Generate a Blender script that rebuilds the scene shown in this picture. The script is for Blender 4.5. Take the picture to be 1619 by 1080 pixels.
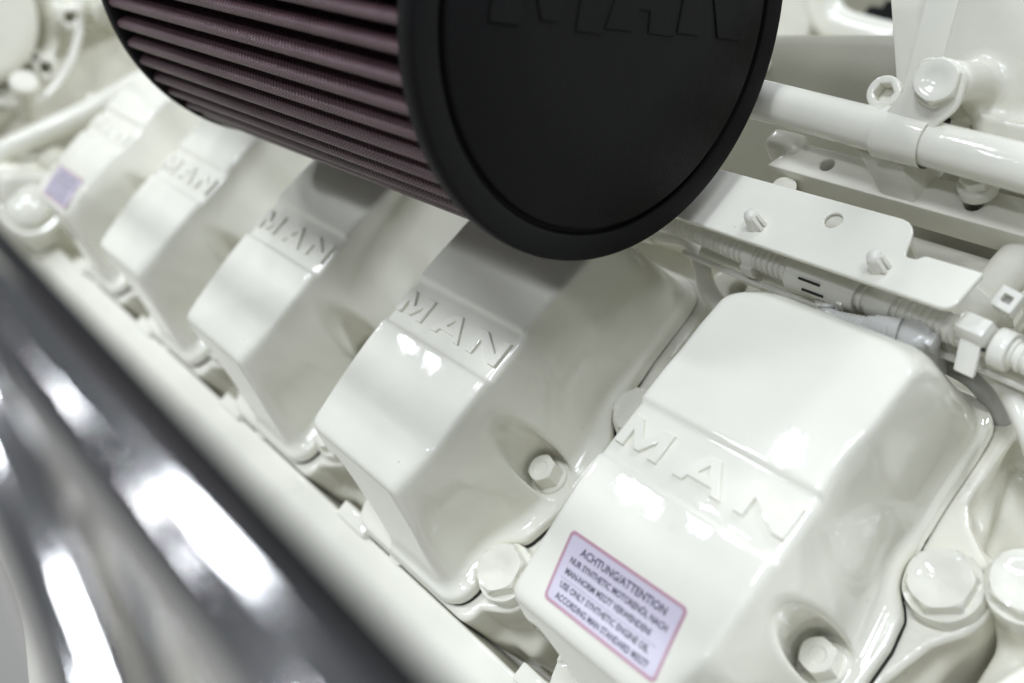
import bpy, bmesh, math, random
import numpy as np
from mathutils import Vector, Matrix

for o in list(bpy.data.objects):
    bpy.data.objects.remove(o, do_unlink=True)
SC = bpy.context.scene
COL = SC.collection
R = math.radians
random.seed(4)

# ------------------------------------------------------------------ camera, light, exposure
# world: x runs along the engine towards the viewer, y across it, z up (metres).
# origin: right upper corner of the lettered band on the nearest rocker cover.
cam_d = bpy.data.cameras.new('camera')
cam = bpy.data.objects.new('camera', cam_d)
COL.objects.link(cam)
rx_, sx_, ux_ = CAMX = (0.6220, 0.3472, -0.7019), (0.7709598, -0.11429777, 0.6265437), (0.13716371, -0.93088064, -0.33859615)
# rows are world x, y, z axes expressed in camera space (right, down, forward)
mw = Matrix(((rx_[0], -rx_[1], -rx_[2], 0.15023),
             (sx_[0], -sx_[1], -sx_[2], -0.28027),
             (ux_[0], -ux_[1], -ux_[2], 0.14446),
             (0, 0, 0, 1)))
cam.matrix_world = mw
cam_d.sensor_width = 36
cam_d.lens = 35.0
cam_d.clip_start = 0.01
cam_d.clip_end = 100
cam_d.dof.use_dof = True
cam_d.dof.focus_distance = 0.425
cam_d.dof.aperture_fstop = 4.8
cam_d.dof.aperture_blades = 9
SC.camera = cam

world = bpy.data.worlds.new("World")
SC.world = world
world.use_nodes = True
bg = world.node_tree.nodes['Background']
bg.inputs[0].default_value = (0.91, 0.98, 1.08, 1)
bg.inputs[1].default_value = 0.105

def area(name, loc, aim, sx, sy, power, color=(0.93, 0.98, 1.075)):
    d = bpy.data.lights.new(name, 'AREA')
    d.shape = 'RECTANGLE'; d.size = sx; d.size_y = sy; d.energy = power; d.color = color
    o = bpy.data.objects.new(name, d); COL.objects.link(o)
    o.location = loc
    o.rotation_euler = (Vector(aim) - Vector(loc)).to_track_quat('-Z', 'Y').to_euler()
    return o

# hall lighting: a row of small ceiling lamps beside the engine, plus added unseen fill lights to balance the tones
for (lx, ly, p) in ((-1.47, -1.68, 6), (-1.84, -1.73, 14), (-2.03, -1.75, 9), (-3.0, -1.74, 7), (-3.38, -1.70, 12), (-4.4, -1.63, 16), (-7.1, -1.7, 26), (-1.14, -1.17, 18)):
    area('ceiling_lamp', (lx * 1.5, ly * 1.5, 3.0), (lx * 1.5, ly * 1.5, 0), 0.10, 0.22, p)
for (lx, ly, p) in ((0.2, -2.7, 78), (2.0, -2.2, 56), (0.2, -5.5, 112), (-3.6, -5.5, 215), (0.7, 0.8, 38), (2.5, 2.5, 200), (-4.0, 0.5, 75), (3.0, -6.0, 60)):
    area('fill_light', (lx, ly, 3.3), (lx, ly, 0), 0.9, 0.8, p)

SC.view_settings.view_transform = 'Standard'
SC.view_settings.look = 'None'
SC.view_settings.gamma = 1.0
SC.view_settings.exposure = 0.0

# ------------------------------------------------------------------ materials
def mat_paint(name, col, rough=0.16, peel=0.5, dirt=0.3, scale=1.0):
    m = bpy.data.materials.new(name); m.use_nodes = True
    nt = m.node_tree; b = nt.nodes['Principled BSDF']; L = nt.links.new
    b.inputs['Roughness'].default_value = rough
    b.inputs['IOR'].default_value = 1.5
    tc = nt.nodes.new('ShaderNodeTexCoord')
    n1 = nt.nodes.new('ShaderNodeTexNoise'); n1.inputs['Scale'].default_value = 300 * scale; n1.inputs['Detail'].default_value = 3
    n2 = nt.nodes.new('ShaderNodeTexNoise'); n2.inputs['Scale'].default_value = 26; n2.inputs['Detail'].default_value = 4
    n3 = nt.nodes.new('ShaderNodeTexNoise'); n3.inputs['Scale'].default_value = 900; n3.inputs['Detail'].default_value = 1
    for n in (n1, n2, n3): L(tc.outputs['Object'], n.inputs['Vector'])
    bp = nt.nodes.new('ShaderNodeBump'); bp.inputs['Strength'].default_value = 0.07 * peel; bp.inputs['Distance'].default_value = 0.001
    L(n1.outputs['Fac'], bp.inputs['Height'])
    bp2 = nt.nodes.new('ShaderNodeBump'); bp2.inputs['Strength'].default_value = 0.045 * peel; bp2.inputs['Distance'].default_value = 0.004
    L(n2.outputs['Fac'], bp2.inputs['Height']); L(bp.outputs['Normal'], bp2.inputs['Normal'])
    L(bp2.outputs['Normal'], b.inputs['Normal'])
    # soft uneven tone plus a few fine specks of grime
    r2 = nt.nodes.new('ShaderNodeMapRange'); L(n2.outputs['Fac'], r2.inputs['Value'])
    r2.inputs['From Min'].default_value = 0.3; r2.inputs['From Max'].default_value = 0.75
    r2.inputs['To Min'].default_value = 1.03; r2.inputs['To Max'].default_value = 0.95
    vo = nt.nodes.new('ShaderNodeTexVoronoi'); vo.inputs['Scale'].default_value = 42; L(tc.outputs['Object'], vo.inputs['Vector'])
    lt = nt.nodes.new('ShaderNodeMapRange'); L(vo.outputs['Distance'], lt.inputs['Value'])
    lt.inputs['From Min'].default_value = 0.012; lt.inputs['From Max'].default_value = 0.03
    lt.inputs['To Min'].default_value = 1 - dirt; lt.inputs['To Max'].default_value = 1.0
    n4 = nt.nodes.new('ShaderNodeTexNoise'); n4.inputs['Scale'].default_value = 13; n4.inputs['Detail'].default_value = 9; n4.inputs['Roughness'].default_value = 0.72
    L(tc.outputs['Object'], n4.inputs['Vector'])
    sm = nt.nodes.new('ShaderNodeMapRange'); L(n4.outputs['Fac'], sm.inputs['Value'])
    sm.inputs['From Min'].default_value = 0.62; sm.inputs['From Max'].default_value = 0.74
    sm.inputs['To Min'].default_value = 1.0; sm.inputs['To Max'].default_value = 1 - dirt * 0.55
    m0 = nt.nodes.new('ShaderNodeMath'); m0.operation = 'MULTIPLY'; L(r2.outputs[0], m0.inputs[0]); L(sm.outputs[0], m0.inputs[1])
    mu = nt.nodes.new('ShaderNodeMath'); mu.operation = 'MULTIPLY'; L(m0.outputs[0], mu.inputs[0]); L(lt.outputs[0], mu.inputs[1])
    mx = nt.nodes.new('ShaderNodeMix'); mx.data_type = 'RGBA'; mx.blend_type = 'MULTIPLY'; mx.inputs['Factor'].default_value = 1
    mx.inputs['A'].default_value = (*col, 1)
    L(mu.outputs[0], mx.inputs['B']); L(mx.outputs['Result'], b.inputs['Base Color'])
    r3 = nt.nodes.new('ShaderNodeMapRange'); L(n2.outputs['Fac'], r3.inputs['Value'])
    r3.inputs['To Min'].default_value = rough * 0.7; r3.inputs['To Max'].default_value = rough * 1.4
    L(r3.outputs[0], b.inputs['Roughness'])
    return m

def mat_flat(name, col, rough=0.5, metal=0.0, bump=0.0, bscale=800):
    m = bpy.data.materials.new(name); m.use_nodes = True
    nt = m.node_tree; b = nt.nodes['Principled BSDF']; L = nt.links.new
    b.inputs['Base Color'].default_value = (*col, 1)
    b.inputs['Roughness'].default_value = rough
    b.inputs['Metallic'].default_value = metal
    tc = nt.nodes.new('ShaderNodeTexCoord')
    n = nt.nodes.new('ShaderNodeTexNoise'); n.inputs['Scale'].default_value = bscale; n.inputs['Detail'].default_value = 3
    L(tc.outputs['Object'], n.inputs['Vector'])
    if bump:
        bp = nt.nodes.new('ShaderNodeBump'); bp.inputs['Strength'].default_value = bump; bp.inputs['Distance'].default_value = 0.0005
        L(n.outputs['Fac'], bp.inputs['Height']); L(bp.outputs['Normal'], b.inputs['Normal'])
    r = nt.nodes.new('ShaderNodeMapRange'); L(n.outputs['Fac'], r.inputs['Value'])
    r.inputs['To Min'].default_value = max(0.02, rough * 0.8); r.inputs['To Max'].default_value = min(1, rough * 1.25)
    L(r.outputs[0], b.inputs['Roughness'])
    return m

CREAM = mat_paint('cream_gloss_paint', (0.81, 0.80, 0.70), 0.035)
CAST = mat_paint('cream_paint_on_rough_casting', (0.785, 0.77, 0.665), 0.2, peel=2.0)
CREAM_PL = mat_paint('cream_paint_on_plastic', (0.80, 0.79, 0.71), 0.16, peel=0.6)
GREYP = mat_paint('grey_painted_plastic', (0.52, 0.52, 0.49), 0.22)
RUBBER = mat_flat('black_rubber', (0.0062, 0.0060, 0.0060), 0.6, bump=0.12)
RUBBER.node_tree.nodes['Principled BSDF'].inputs['Specular IOR Level'].default_value = 0.13
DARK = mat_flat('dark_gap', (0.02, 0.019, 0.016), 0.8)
CHROME = mat_flat('polished_chrome', (0.80, 0.785, 0.765), 0.10, 1.0, bump=0.3, bscale=45)
LILAC = mat_flat('lilac_sticker_film', (0.60, 0.56, 0.655), 0.3)
PINK = mat_flat('pink_sticker_border', (0.47, 0.27, 0.33), 0.3)
INK = mat_flat('dark_print', (0.05, 0.045, 0.075), 0.4)
CONCRETE = mat_flat('grey_concrete', (0.30, 0.29, 0.26), 0.6, bump=0.3, bscale=40)

OLIVE_SHADE = mat_paint('olive_grey_shade_paint', (0.27, 0.262, 0.20), 0.4, peel=1.5)  # shade of the recess put into the paint colour, darker than the cream
def mat_mesh():
    m = bpy.data.materials.new('woven_filter_gauze'); m.use_nodes = True
    nt = m.node_tree; b = nt.nodes['Principled BSDF']; L = nt.links.new
    uv = nt.nodes.new('ShaderNodeUVMap')
    sp = nt.nodes.new('ShaderNodeSeparateXYZ'); L(uv.outputs[0], sp.inputs[0])
    def wave(sock, period):
        a = nt.nodes.new('ShaderNodeMath'); a.operation = 'MULTIPLY'; L(sock, a.inputs[0]); a.inputs[1].default_value = 2 * math.pi / period
        s = nt.nodes.new('ShaderNodeMath'); s.operation = 'SINE'; L(a.outputs[0], s.inputs[0]); return s.outputs[0]
    def op(o, a, c=None, v=None):
        n = nt.nodes.new('ShaderNodeMath'); n.operation = o; L(a, n.inputs[0])
        if c is not None: L(c, n.inputs[1])
        if v is not None: n.inputs[1].default_value = v
        return n.outputs[0]
    u = wave(sp.outputs[0], 0.0026); v = wave(sp.outputs[1], 0.0017)
    wv = op('MULTIPLY', u, v)                       # over/under weave, -1..1
    h = op('ADD', op('MULTIPLY', wv, v=0.5), v=0.5)
    nz = nt.nodes.new('ShaderNodeTexNoise'); nz.inputs['Scale'].default_value = 60; nz.inputs['Detail'].default_value = 5
    tc = nt.nodes.new('ShaderNodeTexCoord'); L(tc.outputs['Object'], nz.inputs['Vector'])
    mx = nt.nodes.new('ShaderNodeMix'); mx.data_type = 'RGBA'
    mx.inputs['A'].default_value = (0.012, 0.004, 0.005, 1)     # oiled cotton
    mx.inputs['B'].default_value = (0.15, 0.085, 0.095, 1)        # coated wire gauze
    L(h, mx.inputs['Factor'])
    mz = nt.nodes.new('ShaderNodeMix'); mz.data_type = 'RGBA'; mz.blend_type = 'MULTIPLY'
    rr = nt.nodes.new('ShaderNodeMapRange'); L(nz.outputs['Fac'], rr.inputs['Value']); rr.inputs['To Min'].default_value = 0.55; rr.inputs['To Max'].default_value = 1.4
    mz.inputs['Factor'].default_value = 1; L(mx.outputs['Result'], mz.inputs['A']); L(rr.outputs[0], mz.inputs['B'])
    L(mz.outputs['Result'], b.inputs['Base Color'])
    b.inputs['Roughness'].default_value = 0.38
    bp = nt.nodes.new('ShaderNodeBump'); bp.inputs['Strength'].default_value = 0.6; bp.inputs['Distance'].default_value = 0.0004
    L(h, bp.inputs['Height']); L(bp.outputs['Normal'], b.inputs['Normal'])
    return m
GAUZE = mat_mesh()

# ------------------------------------------------------------------ scene helpers
BANK = R(48)          # tilt of the cylinder bank about the x axis
def bank_to_world(x, v, w):
    c, s = math.cos(BANK), math.sin(BANK)
    return Vector((x, c * v - s * w, s * v + c * w)) * 0.001

def tag(o, label=None, cat=None, group=None, kind=None):
    if label: o['label'] = label
    if cat: o['category'] = cat
    if group: o['group'] = group
    if kind: o['kind'] = kind
    return o
def thing(name, label, cat, loc=(0, 0, 0), bank=True, group=None):
    """Empty at the thing's base. loc in mm, in bank axes (x, v, w) or world axes."""
    o = bpy.data.objects.new(name, None); COL.objects.link(o); o.empty_display_size = 0.01
    if bank:
        o.location = bank_to_world(*loc); o.rotation_euler = (BANK, 0, 0)
    else:
        o.location = Vector(loc) * 0.001
    return tag(o, label, cat, group)
def obj(name, mesh, m=None, parent=None, loc=(0, 0, 0), rot=(0, 0, 0)):
    o = bpy.data.objects.new(name, mesh); COL.objects.link(o)
    if m is not None and not mesh.materials: mesh.materials.append(m)
    if parent: o.parent = parent
    o.location = Vector(loc) * 0.001; o.rotation_euler = rot
    return o
def copy_tree(o, parent=None):
    c = o.copy(); COL.objects.link(c); c.parent = parent
    for ch in o.children: copy_tree(ch, c)
    return c
def smooth(me, on=True):
    me.polygons.foreach_set('use_smooth', [on] * len(me.polygons)); return me
def from_pd(name, v, f, sm=True):
    me = bpy.data.meshes.new(name); me.from_pydata([tuple(np.array(p) * 0.001) for p in v], [], f); me.update()
    return smooth(me, sm)
def sharp(me, ang=40):
    smooth(me); me.set_sharp_from_angle(angle=R(ang)); return me

# ---- implicit surfaces -> mesh (surface nets), all in mm
def smax(a, b, k):
    h = np.maximum(k - np.abs(a - b), 0) / k
    return np.maximum(a, b) + h * h * k * 0.25
def smin(a, b, k): return -smax(-a, -b, k)
def sstep(a, b, x):
    t = np.clip((x - a) / (b - a), 0, 1); return t * t * (3 - 2 * t)
def sdf_mesh(name, fn, lo, hi, st):
    ax = [np.arange(l, h + st, st) for l, h in zip(lo, hi)]
    X, Y, Z = np.meshgrid(*ax, indexing='ij')
    D = fn(X, Y, Z).astype(np.float32); del X, Y, Z
    S = D < 0
    nx, ny, nz = D.shape
    acc = np.zeros((nx - 1, ny - 1, nz - 1, 3), np.float32); cnt = np.zeros((nx - 1, ny - 1, nz - 1), np.float32)
    def cell(a, dx, dy, dz): return a[dx:nx - 1 + dx, dy:ny - 1 + dy, dz:nz - 1 + dz]
    for axis in range(3):
        o1, o2 = [i for i in range(3) if i != axis]
        for p in (0, 1):
            for q in (0, 1):
                c0 = [0, 0, 0]; c0[o1] = p; c0[o2] = q
                c1 = list(c0); c1[axis] = 1
                d0 = cell(D, *c0); d1 = cell(D, *c1)
                ch = (d0 < 0) != (d1 < 0)
                t = np.where(ch, d0 / np.where(ch, d0 - d1, 1), 0)
                for k in range(3):
                    acc[..., k] += np.where(ch, (t if k == axis else float(c0[k])), 0)
                cnt += ch
    act = cnt > 0
    idx = -np.ones(cnt.shape, np.int64); n = int(act.sum()); idx[act] = np.arange(n)
    ijk = np.argwhere(act).astype(np.float64)
    P = (ijk + acc[act] / cnt[act][:, None]) * st + np.array(lo)
    # project on to the surface
    for _ in range(2):
        e = 0.3 * st
        d = fn(P[:, 0], P[:, 1], P[:, 2])
        g = np.stack([fn(P[:, 0] + e * (k == 0), P[:, 1] + e * (k == 1), P[:, 2] + e * (k == 2)) - d for k in range(3)], 1) / e
        P = P - np.clip(d, -st, st)[:, None] * g / np.maximum((g * g).sum(1), 0.3)[:, None]
    quads = []
    for axis in range(3):
        o1, o2 = (axis + 1) % 3, (axis + 2) % 3
        sl0 = [slice(None)] * 3; sl1 = [slice(None)] * 3
        sl0[axis] = slice(0, -1); sl1[axis] = slice(1, None)
        s0 = S[tuple(sl0)]; s1 = S[tuple(sl1)]
        E = np.argwhere(s0 != s1)
        ok = (E[:, o1] > 0) & (E[:, o2] > 0) & (E[:, o1] < D.shape[o1] - 1) & (E[:, o2] < D.shape[o2] - 1)
        E = E[ok]; ins = s0[tuple(E.T)]
        def at(a, b):
            F = E.copy(); F[:, o1] += a; F[:, o2] += b; return idx[tuple(F.T)]
        q = np.stack([at(-1, -1), at(0, -1), at(0, 0), at(-1, 0)], 1)
        q[~ins] = q[~ins][:, ::-1]
        quads.append(q)
    Q = np.concatenate(quads); Q = Q[(Q >= 0).all(1)]
    me = bpy.data.meshes.new(name)
    me.vertices.add(n); me.vertices.foreach_set('co', (P * 0.001).ravel())
    me.loops.add(Q.size); me.loops.foreach_set('vertex_index', Q.ravel().astype(np.int32))
    me.polygons.add(len(Q)); me.polygons.foreach_set('loop_start', np.arange(0, Q.size, 4, dtype=np.int32))
    me.polygons.foreach_set('loop_total', np.full(len(Q), 4, dtype=np.int32))
    me.update(calc_edges=True); me.validate()
    return smooth(me)

# ---- swept, turned and extruded shapes
def spline(pts, n=12):
    P = [Vector(p) for p in pts]; out = []
    Q = [P[0] * 2 - P[1]] + P + [P[-1] * 2 - P[-2]]
    for i in range(1, len(Q) - 2):
        a, b, c, d = Q[i - 1:i + 3]
        for k in range(n):
            t = k / n
            out.append(0.5 * ((2 * b) + (c - a) * t + (2 * a - 5 * b + 4 * c - d) * t * t + (3 * b - a - 3 * c + d) * t ** 3))
    return out + [P[-1]]
def tube(name, path, rad, seg=24, caps=True):
    """path: list of points (mm). rad: number or function of arc length."""
    P = [Vector(p) for p in path]; vs = []; fs = []
    T = [(P[min(i + 1, len(P) - 1)] - P[max(i - 1, 0)]).normalized() for i in range(len(P))]
    up = Vector((0, 0, 1)) if abs(T[0].z) < 0.9 else Vector((0, 1, 0))
    n = (up - T[0] * up.dot(T[0])).normalized(); s = 0
    for i, p in enumerate(P):
        if i: s += (P[i] - P[i - 1]).length
        n = (n - T[i] * n.dot(T[i])).normalized(); b = T[i].cross(n)
        r = rad(s) if callable(rad) else rad
        for k in range(seg):
            a = 2 * math.pi * k / seg
            vs.append(p + n * (r * math.cos(a)) + b * (r * math.sin(a)))
    for i in range(len(P) - 1):
        for k in range(seg):
            k2 = (k + 1) % seg
            fs.append((i * seg + k, i * seg + k2, (i + 1) * seg + k2, (i + 1) * seg + k))
    if caps:
        fs.append(tuple(range(seg))[::-1]); fs.append(tuple((len(P) - 1) * seg + k for k in range(seg)))
    return sharp(from_pd(name, vs, fs), 50)
def resample(path, step):
    P = [Vector(p) for p in path]; out = [P[0].copy()]; acc = 0
    for a, b in zip(P[:-1], P[1:]):
        L = (b - a).length
        while acc + L >= step:
            t = (step - acc) / L; a = a.lerp(b, t); out.append(a.copy()); L = (b - a).length; acc = 0
        acc += L
    return out
def lathe(name, prof, seg=48, rfun=None, ang=35):
    """prof: (radius, height) about local z, mm."""
    vs = []; fs = []
    for (r, z) in prof:
        for k in range(seg):
            a = 2 * math.pi * k / seg; rr = rfun(r, z, a) if rfun else r
            vs.append((rr * math.cos(a), rr * math.sin(a), z))
    for i in range(len(prof) - 1):
        for k in range(seg):
            k2 = (k + 1) % seg
            fs.append((i * seg + k, i * seg + k2, (i + 1) * seg + k2, (i + 1) * seg + k))
    fs.append(tuple(range(seg))[::-1]); fs.append(tuple((len(prof) - 1) * seg + k for k in range(seg)))
    return sharp(from_pd(name, vs, fs), ang)
def hexr(r, a, lobes=6):
    d = math.pi / lobes
    return r * math.cos(d) / math.cos(((a + d) % (2 * d)) - d)
def bolt_mesh(name, hexw, h, flange, fh, lobes=6, dimple=True):
    """hex head bolt: hexw = corner radius, h = head height, flange radius/height."""
    c = hexw * 0.88
    def rf(r, z, a):
        if z > fh + 0.01 and r > c + 0.01: return hexr(hexw, a, lobes) if r > hexw - 0.01 else min(hexr(hexw, a, lobes), r)
        return min(r, hexr(hexw, a, lobes)) if z > fh + 0.01 else r
    pr = [(flange, -3), (flange, fh * 0.55), (flange - 0.7, fh), (hexw, fh + 0.02), (hexw, fh + 0.3), (hexw, h - hexw * 0.16), (hexw * 0.955, h - hexw * 0.07), (c, h - 0.02), (c * 0.93, h)]
    if dimple: pr += [(c * 0.55, h), (c * 0.45, h - 0.5), (0.3, h - 0.6)]
    else: pr += [(0.3, h)]
    return lathe(name, pr, 48, rf)
def curve_mesh(name, polys, depth, bevel=0.0, z0=0.0, res=2):
    """extruded outline(s) with holes, bottom at z0, in mm."""
    cu = bpy.data.curves.new(name, 'CURVE'); cu.dimensions = '2D'; cu.fill_mode = 'BOTH'
    cu.extrude = max(0.0001, depth / 2 - bevel) * 0.001; cu.bevel_depth = bevel * 0.001; cu.bevel_resolution = res; cu.offset = -bevel * 0.001
    for p in polys:
        s = cu.splines.new('POLY'); s.points.add(len(p) - 1)
        for q, (a, b) in zip(s.points, p): q.co = (a * 0.001, b * 0.001, 0, 1)
        s.use_cyclic_u = True
    return conv(cu, name, (0, 0, z0 + depth / 2))
def conv(cu, name, off=(0, 0, 0)):
    t = bpy.data.objects.new('tmp', cu); COL.objects.link(t)
    dg = bpy.context.evaluated_depsgraph_get(); dg.update()
    me = bpy.data.meshes.new_from_object(t.evaluated_get(dg)); me.name = name
    bpy.data.objects.remove(t, do_unlink=True); bpy.data.curves.remove(cu)
    me.transform(Matrix.Translation(Vector(off) * 0.001)); me.materials.clear()
    return sharp(me, 35)
def circle(cx, cy, r, n=32): return [(cx + r * math.cos(2 * math.pi * k / n), cy + r * math.sin(2 * math.pi * k / n)) for k in range(n)]
def rrect(x0, y0, x1, y1, r, n=6):
    o = []
    for (cx, cy, a) in ((x1 - r, y1 - r, 0), (x0 + r, y1 - r, 90), (x0 + r, y0 + r, 180), (x1 - r, y0 + r, 270)):
        for k in range(n + 1):
            t = R(a + 90 * k / n); o.append((cx + r * math.cos(t), cy + r * math.sin(t)))
    return o
def rounded(pts, r, n=5):
    """round the corners of a polygon; r may be a list."""
    o = []; N = len(pts)
    for i in range(N):
        p = Vector(pts[i]); a = Vector(pts[i - 1]); b = Vector(pts[(i + 1) % N]); rr = r[i] if isinstance(r, (list, tuple)) else r
        if rr <= 0: o.append(tuple(p)); continue
        da = (a - p).normalized(); db = (b - p).normalized()
        d = min(rr, (a - p).length * 0.45, (b - p).length * 0.45)
        q0 = p + da * d; q1 = p + db * d
        for k in range(n + 1):
            t = k / n; o.append(tuple(q0 * (1 - t) ** 2 + p * 2 * t * (1 - t) + q1 * t * t))
    return o
def box_mesh(name, lo, hi, bev=1.0, seg=2):
    bm = bmesh.new(); bmesh.ops.create_cube(bm, size=1)
    for v in bm.verts:
        v.co = Vector([(l + h) / 2 + c * (h - l) for l, h, c in zip(lo, hi, v.co)]) * 0.001
    if bev: bmesh.ops.bevel(bm, geom=bm.edges[:], offset=bev * 0.001, segments=seg, profile=0.5, affect='EDGES')
    me = bpy.data.meshes.new(name); bm.to_mesh(me); bm.free()
    return sharp(me, 35)
def hexa_mesh(name, c8, bev=1.0):
    """box with eight free corners (bottom ring then top ring), bevelled."""
    bm = bmesh.new(); vs = [bm.verts.new(Vector(p) * 0.001) for p in c8]
    for f in ((3, 2, 1, 0), (4, 5, 6, 7), (0, 1, 5, 4), (1, 2, 6, 5), (2, 3, 7, 6), (3, 0, 4, 7)): bm.faces.new([vs[i] for i in f])
    bmesh.ops.recalc_face_normals(bm, faces=bm.faces[:])
    if bev: bmesh.ops.bevel(bm, geom=bm.edges[:], offset=bev * 0.001, segments=2, profile=0.5, affect='EDGES')
    me = bpy.data.meshes.new(name); bm.to_mesh(me); bm.free()
    return sharp(me, 35)
def join(name, parts):
    bm = bmesh.new()
    for p in parts: bm.from_mesh(p)
    me = bpy.data.meshes.new(name); bm.to_mesh(me); bm.free()
    return sharp(me, 35)
def moved(me, loc=(0, 0, 0), rot=None):
    m = Matrix.Translation(Vector(loc) * 0.001)
    if rot is not None: m = m @ rot.to_4x4()
    me.transform(m); return me
def along(d):   # rotation taking local z on to direction d
    return Vector(d).normalized().to_track_quat('Z', 'Y').to_matrix()

# ------------------------------------------------------------------ big shapes: ground
FLOOR = obj('floor', from_pd('floor', [(-9000, -6000, -1150), (4000, -6000, -1150), (4000, 6000, -1150), (-9000, 6000, -1150)], [(0, 1, 2, 3)], False), CONCRETE)
tag(FLOOR, kind='structure')

# ------------------------------------------------------------------ rocker covers (local axes: x from cover centre, v, w)
PITCH = 157.0
CX = -42.7            # centre of the nearest cover
HW_V = [-130, -114, -100, -88, -76, -66, -50, -20, -8, 4, 22, 40, 100]
HW_H = [46, 47, 49, 51, 54, 57, 61, 61.5, 59.5, 54.5, 48.8, 46.8, 45.8]
def hw_of(v): return np.interp(v, HW_V, HW_H)
NOTCH = ((64.7, 11, 16.4), (57.7, -87, 15.6), (-68.5, 25.5, 16.4), (-66, -80, 15.6))
def cover_fn(x, v, w):
    ax = np.abs(x)
    t = np.clip(-w / 80.0, 0, 1.2)
    top = w + 4.2 * np.abs((v + 12) / 75.0) ** 3 + 0.8 * (x / 43.0) ** 2
    # shallow band that carries the lettering
    band = sstep(-28.6, -26.2, v) * (1 - sstep(-1.6, 0.8, v)) * (1 - sstep(42.5, 45.0, ax))
    top = top + 1.9 * band
    bulge = np.exp(-((v + 38) / 34.0) ** 2) * 7.5
    side = (ax - (42.7 + (4.2 + bulge) * t ** 1.15) + np.where(x < 0, 3.2, 0) * (1 - sstep(-85, -25, v))) * 0.985
    inner = (v - (66.5 + 17 * t)) * 0.98
    outer = (-v - (88.5 + 25 * t)) * 0.954
    so = smax(side, outer, 4.5 + np.where(x > 0, 16, 7) * t)
    si = smax(so, inner, 15 + 4 * t)
    body = smax(si, top, 3.4 + 14 * sstep(52, 68, v))
    # soft hollow above the outer corner bolts
    hol = 37 - np.sqrt((x - 77) ** 2 + (v + 90) ** 2 + ((w + 54) * 0.85) ** 2)
    body = smax(body, hol, 10)
    for (bx, bv, br) in NOTCH:
        body = smax(body, br + (w + 80) * 0.05 - np.sqrt((x - bx) ** 2 + (v - bv) ** 2), 9.0)
    # flange
    fl = smax(smax(ax - hw_of(v), np.maximum(v - 84.5, -v - 115.5), 14), -100 + 0 * v, 1)
    for (bx, bv, br) in NOTCH:
        fl = smax(fl, br - 1.2 - np.sqrt((x - bx) ** 2 + (v - bv) ** 2), 5.0)
    fl = smax(fl, w + 73.8, 2.6)
    body = smin(body, fl, 6.5)
    # pockets that take the fixing bolts
    pc = 46 + (w + 72) * 0.17
    pk = np.maximum(np.sqrt((ax - pc) ** 2 + (v + 38) ** 2) - 10.6, -73.2 - w)
    body = smax(body, -pk, 2.4)
    s2 = np.maximum(np.sqrt((x + 31) ** 2 + (v + 116) ** 2) - 21, -75.5 - w)
    body = smax(body, -s2, 2.4)
    return smax(body, -80 - w, 1.2)
COVER = sdf_mesh('cover_shell', cover_fn, (-68, -122, -84), (68, 92, 4), 1.25)

def gasket_fn(x, v, w):
    ax = np.abs(x)
    fl = smax(ax - hw_of(v) - 0.35, np.maximum(v - 84.8, -v - 115.8), 14)
    for (bx, bv, br) in NOTCH:
        fl = smax(fl, br - 1.6 - np.sqrt((x - bx) ** 2 + (v - bv) ** 2), 5.0)
    return np.maximum(fl, np.abs(w + 80.9) - 0.9)
GASKET = sdf_mesh('gasket', gasket_fn, (-66, -120, -84), (66, 90, -78), 1.0)

# block lettering, 13 mm tall, raised from the band
def letters(h, k, raise_, bevel):
    """M, A and N outlines in a h-tall box; k = stroke, x positions as on the covers."""
    def L_M(x0, x1):
        m = (x0 + x1) / 2
        return [[(x0, 0), (x0, h), (x0 + k * 1.15, h), (m, h * 0.42), (x1 - k * 1.15, h), (x1, h), (x1, 0), (x1 - k, 0), (x1 - k, h * 0.58), (m + k * 0.28, h * 0.06), (m - k * 0.28, h * 0.06), (x0 + k, h * 0.58), (x0 + k, 0)]]
    def L_A(x0, x1):
        m = (x0 + x1) / 2
        return [[(x0, 0), (m - k * 0.62, h), (m + k * 0.62, h), (x1, 0), (x1 - k * 1.1, 0), (x1 - k * 1.1 - 1.0, h * 0.2), (x0 + k * 1.1 + 1.0, h * 0.2), (x0 + k * 1.1, 0)],
                [(m - k * 0.62, h * 0.42), (m + k * 0.62, h * 0.42), (m, h * 0.76)]]
    def L_N(x0, x1):
        return [[(x0, 0), (x0, h), (x0 + k * 1.1, h), (x1 - k, h * 0.40), (x1 - k, h), (x1, h), (x1, 0), (x1 - k * 1.1, 0), (x0 + k, h * 0.60), (x0 + k, 0)]]
    return L_M, L_A, L_N
LM, LA, LN = letters(13.0, 4.4, 1.2, 0.35)
LETTERS = [curve_mesh('raised_letter', p, 2.2, 0.45) for p in (LM(-39.5, -17.8), LA(-9.6, 13.2), LN(19.0, 40.6))]

BOLT_S = bolt_mesh('hex_bolt', 7.5, 11.0, 8.8, 1.8)
BOLT_L = bolt_mesh('head_bolt', 12.9, 12.5, 15.0, 6.0)
def thick_paint(me, amt, sc):
    from mathutils import noise
    for v in me.vertices:
        p = v.co * 1000
        v.co += (Vector((p.x, p.y, 0)).normalized() * 0.6 + Vector((0, 0, 0.8))) * (noise.noise(p * sc) + 0.5 * noise.noise(p * sc * 2.3)) * amt * 0.001
    me.update(); return smooth(me)
thick_paint(BOLT_L, 0.75, 0.16)

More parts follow.
